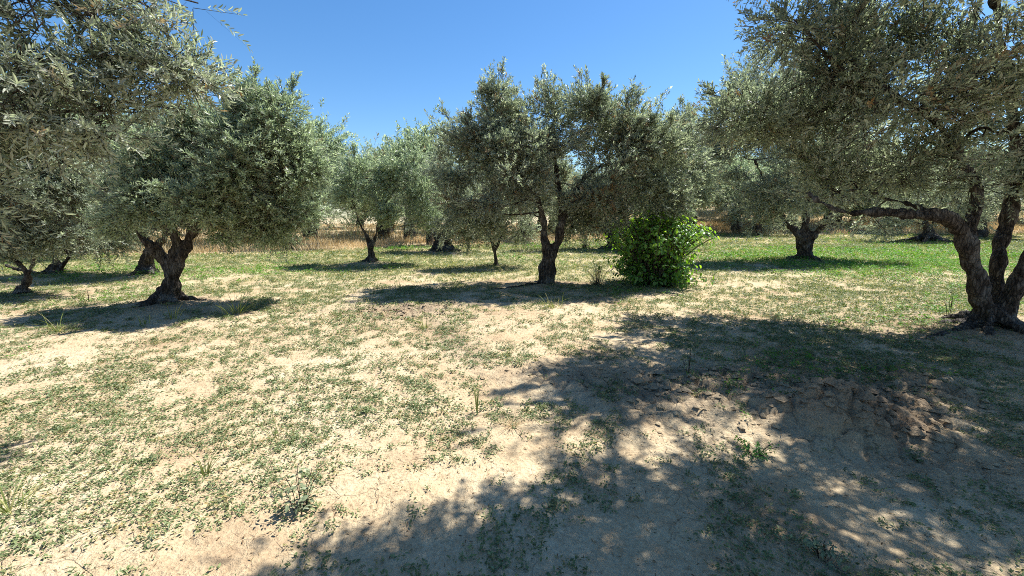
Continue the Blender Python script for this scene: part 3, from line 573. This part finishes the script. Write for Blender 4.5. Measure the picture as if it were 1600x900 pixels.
# tree standing out of the frame on the right, its shade lies across the near ground
bl = [(A3([x, y, z]), A3([.62, .52, .42]) * q) for x, y, z, q in [(.72, 3.1, 3.85, .6), (1.25, 2.75, 3.9, .75), (1.6, 3.15, 4.25, .9), (2.5, 3.35, 3.9, 1), (3.4, 3.5, 4.0, 1), (4.4, 3.6, 4.0, 1.1), (5.3, 3.5, 3.9, 1.2), (1.8, 2.5, 3.8, 1.1), (3.0, 2.5, 3.8, 1.3),
      (4.2, 2.6, 3.7, 1.3), (5.3, 2.5, 3.6, 1.3), (3.6, 1.4, 3.7, 1.5), (2.3, 1.6, 3.9, 1.1), (4.8, 1.3, 3.3, 1.3), (2.6, .3, 3.6, 1.3), (4.2, -.3, 3.5, 1.5)]]
olive('olive tree standing out of view beside the camera whose crown shades the near ground', (3.6, -0.7),
      [[(A3([3.6, -.7, 0]), .32), (A3([3.6, -.6, .8]), .24), (A3([3.55, -.4, 1.6]), .18), (A3([3.5, .4, 2.6]), .11), (A3([3.3, 1.5, 3.3]), .08), (A3([2.6, 2.6, 3.7]), .05), (A3([1.7, 3.0, 3.8]), .035)], [(A3([3.6, -.5, 1.3]), .15), (A3([4.1, .4, 2.2]), .1), (A3([4.5, 1.6, 3.0]), .07), (A3([4.9, 2.8, 3.6]), .05)]],
      bl, 8800, 32, vox=.04, amp=.02, sub=3, leaf=.065, nl=12, sprig=.22, clump=.28, dead=.03)

# distant rows beyond the dry grass: two built trees, repeated as whole trees with their parts
def far_kind(seed, mat):
    r = np.random.default_rng(seed); bl = []
    for k in range(9):
        a = k / 9 * 6.28 + r.random(); q = 1.4 * r.random() ** .5 if k < 6 else .5
        bl.append((A3([q * math.cos(a), q * math.sin(a), 2.5 + 1.5 * r.random()]), A3([1.1, 1.1, .85])))
    root = olive('', (0.0, 0.0), [[(A3([0, 0, 0.]), .32), (A3([.05, 0, .8]), .24), (A3([0, .1, 1.5]), .16), (A3([-.3, .1, 2.3]), .1)], [(A3([.04, 0, .9]), .16), (A3([.5, 0, 1.6]), .11), (A3([.8, 0, 2.4]), .08)]],
                 bl, 2300, seed, split=False, vox=.09, amp=.03, sub=2, leaf=.16, nl=8, sprig=.5, clump=.65, mat=mat)
    return root
kinds = [far_kind(41, M_OLIVE), far_kind(42, M_YOUNG)]
spots = []
for k, X in enumerate(np.arange(-64, 112, 7.4)):
    for row in range(2):
        yy = 41 + row * 9 + 0.05 * abs(X) + rng.normal() * 1.2 + (-4 if X < -20 else 0)
        spots.append((X + rng.normal() * 1.4 + row * 3, yy))
spots += [(-16.5, 24), (-22, 21), (-24, 27), (-30, 22), (-9.5, 31), (-2.5, 33), (2.5, 38), (-14.5, 30), (36, 32), (42, 30), (30, 40), (24, 46), (14, 44), (-36, 27), (48, 36), (-19, 17.5), (14.5, 39), (11.5, 36.5), (1.0, 31), (-7.0, 28.5), (18, 42), (22.5, 38.5), (34, 38), (40, 38), (-4.2, 38), (-11, 37), (6.5, 44), (26, 41), (9, 40), (-18, 33), (-26, 34), (20, 37.5)]
for i, (X, Yd) in enumerate(spots):
    src = kinds[i % 2]
    if i < 2: o = src
    else:
        o = src.copy(); COL.objects.link(o)
        for ch in src.children:
            c = ch.copy(); COL.objects.link(c); c.parent = o
    s = 1.1 + 0.45 * rng.random(); o.location = (X, Yd, float(H(X, Yd)) - 0.03); o.rotation_euler = (0, 0, rng.random() * 6.28); o.scale = (s * 1.1, s * 1.1, s)
    tag(o, 'distant grey-green olive tree in the hazy line beyond the dry grass', 'tree', 'distant olive trees beyond the dry grass')

# ------------------------------------------------------------ the leafy green bush and other small plants
def bush(name, label, cat, base, h, rx, n_shoot, leaf, mat, seed, lean=0.9, lps=16, wl=0.62, lowfill=0.0, stem_r=0.012, group=None):
    r = np.random.default_rng(seed); bz = float(H(*base)); org = A3([base[0], base[1], bz]); root = tag(empty(name, org), label, cat, group)
    w = Wood(); P = []; D = []; Nn = []; C = []
    for k in range(n_shoot):
        a = r.random() * 2 * math.pi; q = r.random() ** 0.6; e = rx * q * (0.85 + 0.3 * r.random())
        top = h * (0.45 + 0.62 * math.sqrt(max(0, 1 - (q * lean) ** 2)) * (0.7 + 0.35 * r.random()))
        if q > .55 and r.random() < .5: top *= r.random() * 0.75 + .12; e *= .88
        b0 = A3([math.cos(a), math.sin(a), 0]) * rx * 0.25 * q
        tip = A3([math.cos(a) * e, math.sin(a) * e, top]); mid = A3([math.cos(a) * e * .55, math.sin(a) * e * .55, top * 0.62])
        path = w.tube([b0, mid, tip], [stem_r, stem_r * .7, stem_r * .3], 5, r, 0.04)
        T_ = unit(np.gradient(path, axis=0)); n = int(lps * (0.7 + 0.6 * r.random()))
        for i in range(n):
            t = (0.12 + 0.88 * r.random() ** 0.8) * (len(path) - 1); j = int(t); f = t - j; p = path[j] * (1 - f) + path[min(j + 1, len(path) - 1)] * f
            rd = unit(r.normal(size=3)); side = unit(np.cross(T_[j], rd)); p = p + side * leaf * 0.7 * r.random() 
            d = unit(side * 0.9 + T_[j] * 0.4 + A3([0, 0, -0.25])); nn = A3([0, 0, 1.0]) + p * [0.5, 0.5, 0] / max(rx, .1) + r.normal(size=3) * 0.35
            nn = unit(nn - d * (nn @ d)); P.append(p); D.append(d); Nn.append(nn); C.append(r.random() * .3 + .7 * (k % 7) / 7)
    n = len(P); Ls = leaf * (0.35 + 0.85 * r.random(n))
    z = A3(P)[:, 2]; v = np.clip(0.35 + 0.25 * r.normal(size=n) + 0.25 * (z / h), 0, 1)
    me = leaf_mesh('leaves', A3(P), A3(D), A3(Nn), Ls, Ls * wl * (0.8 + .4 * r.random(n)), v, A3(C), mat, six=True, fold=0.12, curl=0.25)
    link('foliage', me, root); link('stem', w.mesh('stem', A3([0, 0, 0])), root); return root
bx, by = gnd(1035, 452); by += 0.75; bx = (1035 - 800) / F * (by + .2) - 0.28
bush('leafy_bush', 'rounded bush with glossy bright green broad leaves beside the middle olive tree', 'bush', (bx, by), 1.7, 1.4, 440, 0.105, M_BUSH, 51, lps=22)
b = gnd(452, 391); bush('young_bush', 'small bright yellow-green bush glowing at the edge of the dry grass', 'bush', (b[0], b[1]), 1.0, 0.7, 40, 0.09, M_LUSH, 52, lps=14)
b = gnd(934, 446); bush('wispy_shrub', 'wispy olive-green shrub of thin upright shoots between the middle trunk and the leafy bush', 'shrub', (b[0], b[1]), 0.55, 0.33, 46, 0.035, M_WEED, 53, lps=16, wl=.22, stem_r=.004)
b = gnd(914, 389); bush('wispy_shrub', 'small dark rounded shrub on the grass behind the twin-stemmed middle tree', 'shrub', (b[0], b[1]), 0.8, 0.6, 46, 0.06, M_WEED, 54, lps=16, wl=.3, stem_r=.008)
b = gnd(470, 800); bush('weed_plant', 'upright leafy grey-green weed at the edge of the near shade', 'weed', (b[0], b[1]), 0.24, 0.13, 9, 0.036, M_WEED, 55, lps=15, wl=.5, stem_r=.0028)
b = gnd(1180, 710); bush('weed_plant', 'low pale leafy weed catching the sun beside the heap of turned earth', 'weed', (b[0], b[1]), 0.09, 0.17, 14, 0.03, M_LUSH, 56, lps=11, wl=.45, stem_r=.002)
b = gnd(1285, 870); bush('weed_plant', 'dark green weed in deep shade at the bottom of the clearing', 'weed', (b[0], b[1]), 0.09, 0.12, 12, 0.028, M_WEED, 57, lps=11, wl=.5, stem_r=.002)
b = gnd(1075, 590); bush('weed_plant', 'thin upright weed standing in dappled shade right of the clearing centre', 'weed', (b[0], b[1]), 0.22, 0.09, 6, 0.045, M_WEED, 58, lps=10, wl=.28, stem_r=.0025)
b = gnd(1482, 505); bush('weed_plant', 'thin bare-looking dark weed standing just left of the large three-stemmed trunk', 'weed', (b[0], b[1]), 0.42, 0.13, 7, 0.03, M_WEED, 59, lps=8, wl=.3, stem_r=.004)
b = gnd(139, 470); bush('weed_plant', 'single dead brown weed stalk standing upright in the shade at the left', 'weed', (b[0], b[1]), 0.26, 0.02, 3, 0.022, M_DRY, 60, lps=12, wl=.5, stem_r=.006)

def tuft(label, px, py, h, n, seed, spread=0.5, w=0.006, mat=None, rad=.03):
    n = int(n * 2.2) + 1; w *= .5; r = np.random.default_rng(seed); b = gnd(px, py); bz = float(H(*b)); V = []; lp = []; st = []; vv = []
    for i in range(n):
        a = r.random() * 6.28; hh = h * (0.25 + 0.85 * r.random() ** 1.3); s = spread * r.random(); p0 = A3([math.cos(a), math.sin(a), 0]) * rad * r.random()
        d = A3([math.cos(a) * s, math.sin(a) * s, 1]); side = A3([-math.sin(a + r.normal()), math.cos(a + r.normal()), 0]); k = 7; base = len(V)
        for j in range(k):
            t = j / (k - 1); c = p0 + d * hh * t + A3([math.cos(a), math.sin(a), -0.5]) * hh * s * t * t * 0.9; ww = w * (1 - t) ** 0.6 * (0.6 + 0.8 * math.sin(min(1, t * 2 + .3) * 1.57)) + 0.0004
            V += [c - side * ww, c + side * ww]; vv += [r.random() * .1 + (i % 5) / 6] * 2
        for j in range(k - 1): st.append(len(lp)); q = base + 2 * j; lp += [q, q + 1, q + 3, q + 2]
    me = raw_mesh('grass_tuft', V, lp, st, mat or M_GRASS, dict(v=vv, c=np.full(len(V), .5), d=np.zeros(len(V))))
    tag(link('grass_tuft', me, loc=(b[0], b[1], bz)), label, 'grass tuft', 'tall grass tufts standing above the weeds')
tuft('single tall pale green grass blade standing alone near the middle of the clearing', 745, 642, .30, 3, 71, .15, .007, rad=.01)
tuft('sparse grass blades among the weeds left of the clearing centre', 440, 688, .22, 6, 72, .25, .004, rad=.09)
tuft('leaning pale seeded grass head in the weeds left of the near shade', 322, 745, .24, 5, 73, .35, .006, rad=.02)
tuft('spiky bright green grass clump beside the shade of the thick knotty left tree', 368, 490, .42, 38, 74, .9, .007, rad=.3)
tuft('taller grass blades standing before the thick knotty left trunk', 268, 500, .36, 7, 75, .3, .008, rad=.12)
tuft('thin grass tuft left of the thick knotty left trunk', 226, 508, .26, 6, 76, .5, .007, rad=.1)
tuft('spreading grass tuft in the shade at the far left', 92, 520, .34, 12, 77, .9, .007, rad=.12)
tuft('low green grass tuft beside the sunlit furrow left of the middle shade', 662, 515, .20, 14, 78, 1.1, .007, rad=.05)
tuft('grass tuft in front of the roots of the twin-stemmed middle tree', 865, 482, .28, 26, 79, .8, .006, rad=.18)
tuft('long green grass tuft spilling in at the lower left corner', 15, 800, .22, 26, 80, 1.2, .0045, rad=.09)
tuft('grass tuft in the dappled shade left of the shrubby growth', 795, 560, .2, 5, 81, .4, .004, rad=.03)
tuft('pale straw-coloured dry tuft at the edge of the dappled shade', 800, 665, .11, 34, 82, 1.5, .0025, mat=M_DRY, rad=.04)

# ------------------------------------------------------------ low growth nobody could count
def scatter(n, y0, y1, r, k=1.35, pad=1.6):
    y = np.sqrt(r.random(n) * (y1 ** 2 - y0 ** 2) + y0 ** 2); x = (r.random(n) * 2 - 1) * (k * y + pad); return x, y
def weeds(name, bands, mat, dens, seed, label, cat, lw=.45, up=.35, six_near=True):
    r = np.random.default_rng(seed); PP, DD, NN, LL, WW, VV, CC, DS = [], [], [], [], [], [], [], []
    for (y0, y1, per, size, nl, leaf) in bands:
        k, pad = 1.35, 1.6; area = k * (y1 ** 2 - y0 ** 2) + 2 * pad * (y1 - y0); n = int(area * per)
        x, y = scatter(n, y0, y1, r); g = dens(x, y); keep = r.random(n) < g; x, y, g = x[keep], y[keep], g[keep]; n = len(x)
        sd = r.random(n) * 6.28; t = r.random((n, nl)) - .5; off = r.normal(size=(n, nl)) * .22
        X = x[:, None] + size * (np.cos(sd)[:, None] * t - np.sin(sd)[:, None] * off); Y_ = y[:, None] + size * (np.sin(sd)[:, None] * t + np.cos(sd)[:, None] * off)
        X, Y_ = X.ravel(), Y_.ravel(); m = len(X); hz = leaf * (0.15 + 0.9 * r.random(m)) * up * 2
        az = r.random(m) * 6.28; el = r.random(m) * 0.9 - 0.15
        D = np.stack([np.cos(az) * np.cos(el), np.sin(az) * np.cos(el), np.sin(el)], 1)
        Nn = A3([0, 0, 1.]) + r.normal(size=(m, 3)) * 0.38; Nn = unit(Nn - D * (Nn * D).sum(1, keepdims=True))
        PP.append(np.stack([X, Y_, H(X, Y_) + hz], 1)); DD.append(D); NN.append(Nn)
        L = leaf * (0.5 + 0.8 * r.random(m)); LL.append(L); WW.append(L * lw * (0.8 + .4 * r.random(m)))
        VV.append(np.clip(.45 + .27 * r.normal(size=m), 0, 1)); CC.append(np.clip(np.repeat(r.random(n), nl), 0, 1)); DS.append(np.repeat(r.random(n) < .10, nl) * r.random(m) * .9)
    me = leaf_mesh(name, np.concatenate(PP), np.concatenate(DD), np.concatenate(NN), np.concatenate(LL), np.concatenate(WW), np.concatenate(VV), np.concatenate(CC), mat, d=np.concatenate(DS), curl=.1, fold=.3)
    tag(link(name, me), label, cat, kind='stuff'); print(name, len(me.polygons))
nl_ = lambda x, y: green_map(x, y) * (1 - 0.8 * lush_map(x, y))
lu_ = lambda x, y: green_map(x, y) * lush_map(x, y)
weeds('creeping_weeds', [(0.9, 3.2, 520, .075, 10, .023), (3.2, 6, 440, .085, 10, .028), (6, 10, 210, .11, 10, .038), (10, 16, 62, .17, 9, .055), (16, 26, 20, .3, 9, .09), (26, 38, 6, .45, 9, .14)], M_WEED, nl_, 101,
      'low grey-green creeping weeds spread over the dry soil', 'weeds')
weeds('lush_weeds', [(3, 6, 240, .08, 9, .03), (6, 10, 120, .12, 9, .045), (10, 16, 60, .18, 9, .06), (16, 26, 22, .3, 9, .09), (26, 38, 8, .45, 9, .14)], M_LUSH, lu_, 102,
      'bright green low growth in and around the shade of the trees', 'weeds', lw=.5, up=.8)
def blades(name, n, y0, y1, dens, h, w, mat, seed, label, cat, lean=.5, clump=.0, k=1.35):
    r = np.random.default_rng(seed); x, y = scatter(n, y0, y1, r, k); kp = r.random(n) < dens(x, y); x, y = x[kp], y[kp]; m = len(x)
    az = r.random(m) * 6.28; s = lean * r.random(m); D = unit(np.stack([np.cos(az) * s, np.sin(az) * s, np.ones(m)], 1))
    sc = (y / 8.0) ** 0.6; L = h * (0.5 + 0.8 * r.random(m)) * (0.8 + 0.4 * vnoise(x * .6, y * .6, s=8)); W = w * sc * (0.7 + .6 * r.random(m))
    n2 = unit(np.cross(D, rdir(r, m)))
    me = leaf_mesh(name, np.stack([x, y, H(x, y) - .01], 1), D, n2, L, W, np.clip(r.random(m) * .8 + .2 * vnoise(x, y, s=3), 0, 1), .5 + .5 * vnoise(x * .5, y * .5, s=4), mat, curl=.25, fold=0)
    tag(link(name, me), label, cat, kind='stuff'); print(name, m)
blades('short_grass', 420000, 5, 36, lambda x, y: green_map(x, y) ** 1.3 * sst(5, 10, y), .09, .010, M_GRASS, 103, 'short green and yellowing grass across the grove floor', 'grass', lean=1.1)
blades('dry_grass', 420000, 15, 58, lambda x, y: sst(-.6, .8, y - boundary_y(x)) * (1 - .75 * sst(5, 14, y - boundary_y(x))) * (.45 + .55 * (vnoise(x * .7, y * .7, s=12) > -.2)), .5, .012, M_DRY, 104, 'tall dry straw-coloured grass behind the grove', 'grass', lean=.55)

def litter():
    r = np.random.default_rng(105); n = 26000; x, y = scatter(n, .9, 7, r)
    for k, q in (('big', 9000), ('centre', 7000), ('left', 5000), ('rightmid', 3000)):      # drifts of dead leaves at the feet of the trees
        b = BASES[k]; a = r.random(q) * 6.28; d = .25 + 1.5 * np.abs(r.normal(size=q)); x = np.append(x, b[0] + d * np.cos(a)); y = np.append(y, b[1] + d * np.sin(a) * .8)
    n = len(x); az = r.random(n) * 6.28
    D = unit(np.stack([np.cos(az), np.sin(az), r.normal(size=n) * .12], 1)); Nn = A3([0, 0, 1.]) + r.normal(size=(n, 3)) * .15; Nn = unit(Nn - D * (Nn * D).sum(1, keepdims=True))
    straw = r.random(n) < .38; L = np.where(straw, .03 + .09 * r.random(n) ** 2, .02 + .025 * r.random(n)); W = np.where(straw, .0016, .006)
    dk = np.where(straw, .3 + .6 * r.random(n), .25 * r.random(n))
    me = leaf_mesh('dry_litter', np.stack([x, y, H(x, y) + .003 + .004 * r.random(n)], 1), D, Nn, L, W, dk, r.random(n), M_DRY, d=np.where(straw, .8 * (r.random(n) < .35), r.random(n)), curl=.15)
    tag(link('dry_litter', me), 'fallen straw and dead leaves lying on the soil', 'litter', kind='stuff')
    # loose crumbs and clods of earth
    n = 30000; x, y = scatter(n, .9, 9, r); m = clod_mask(x, y); kp = r.random(n) < .08 + m; x, y, m = x[kp], y[kp], m[kp]; n = len(x)
    s = (.004 + .015 * r.random(n) ** 3) * (1 + 2.0 * m) + .05 * m * r.random(n) ** 4
    ico = A3([[0, 0, 1], [1, 0, .1], [.2, .95, -.1], [-.9, .4, .15], [-.5, -.85, -.1], [.6, -.8, .1], [0, 0, -.6]]); tri = A3([[0, 1, 2], [0, 2, 3], [0, 3, 4], [0, 4, 5], [0, 5, 1], [6, 2, 1], [6, 3, 2], [6, 4, 3], [6, 5, 4], [6, 1, 5]]).astype(int)
    V = ico[None] * s[:, None, None] * (0.6 + .8 * r.random((n, 7, 1))); a = r.random(n) * 6.28; c, q = np.cos(a)[:, None], np.sin(a)[:, None]
    V = np.stack([V[..., 0] * c - V[..., 1] * q, V[..., 0] * q + V[..., 1] * c, V[..., 2] * .6], -1) + np.stack([x, y, H(x, y) + s * .25], 1)[:, None]
    lp = (np.arange(n)[:, None, None] * 7 + tri[None]).ravel(); z = np.zeros(n * 7)
    me = raw_mesh('soil_crumbs', V.reshape(-1, 3), lp, np.arange(n * 10) * 3, M_SOIL, dict(brown=np.repeat(np.clip(m * .8, 0, 1), 7), green=z, straw=z))
    tag(link('soil_crumbs', me), 'loose crumbs and clods of dry earth', 'soil', kind='stuff')
litter()
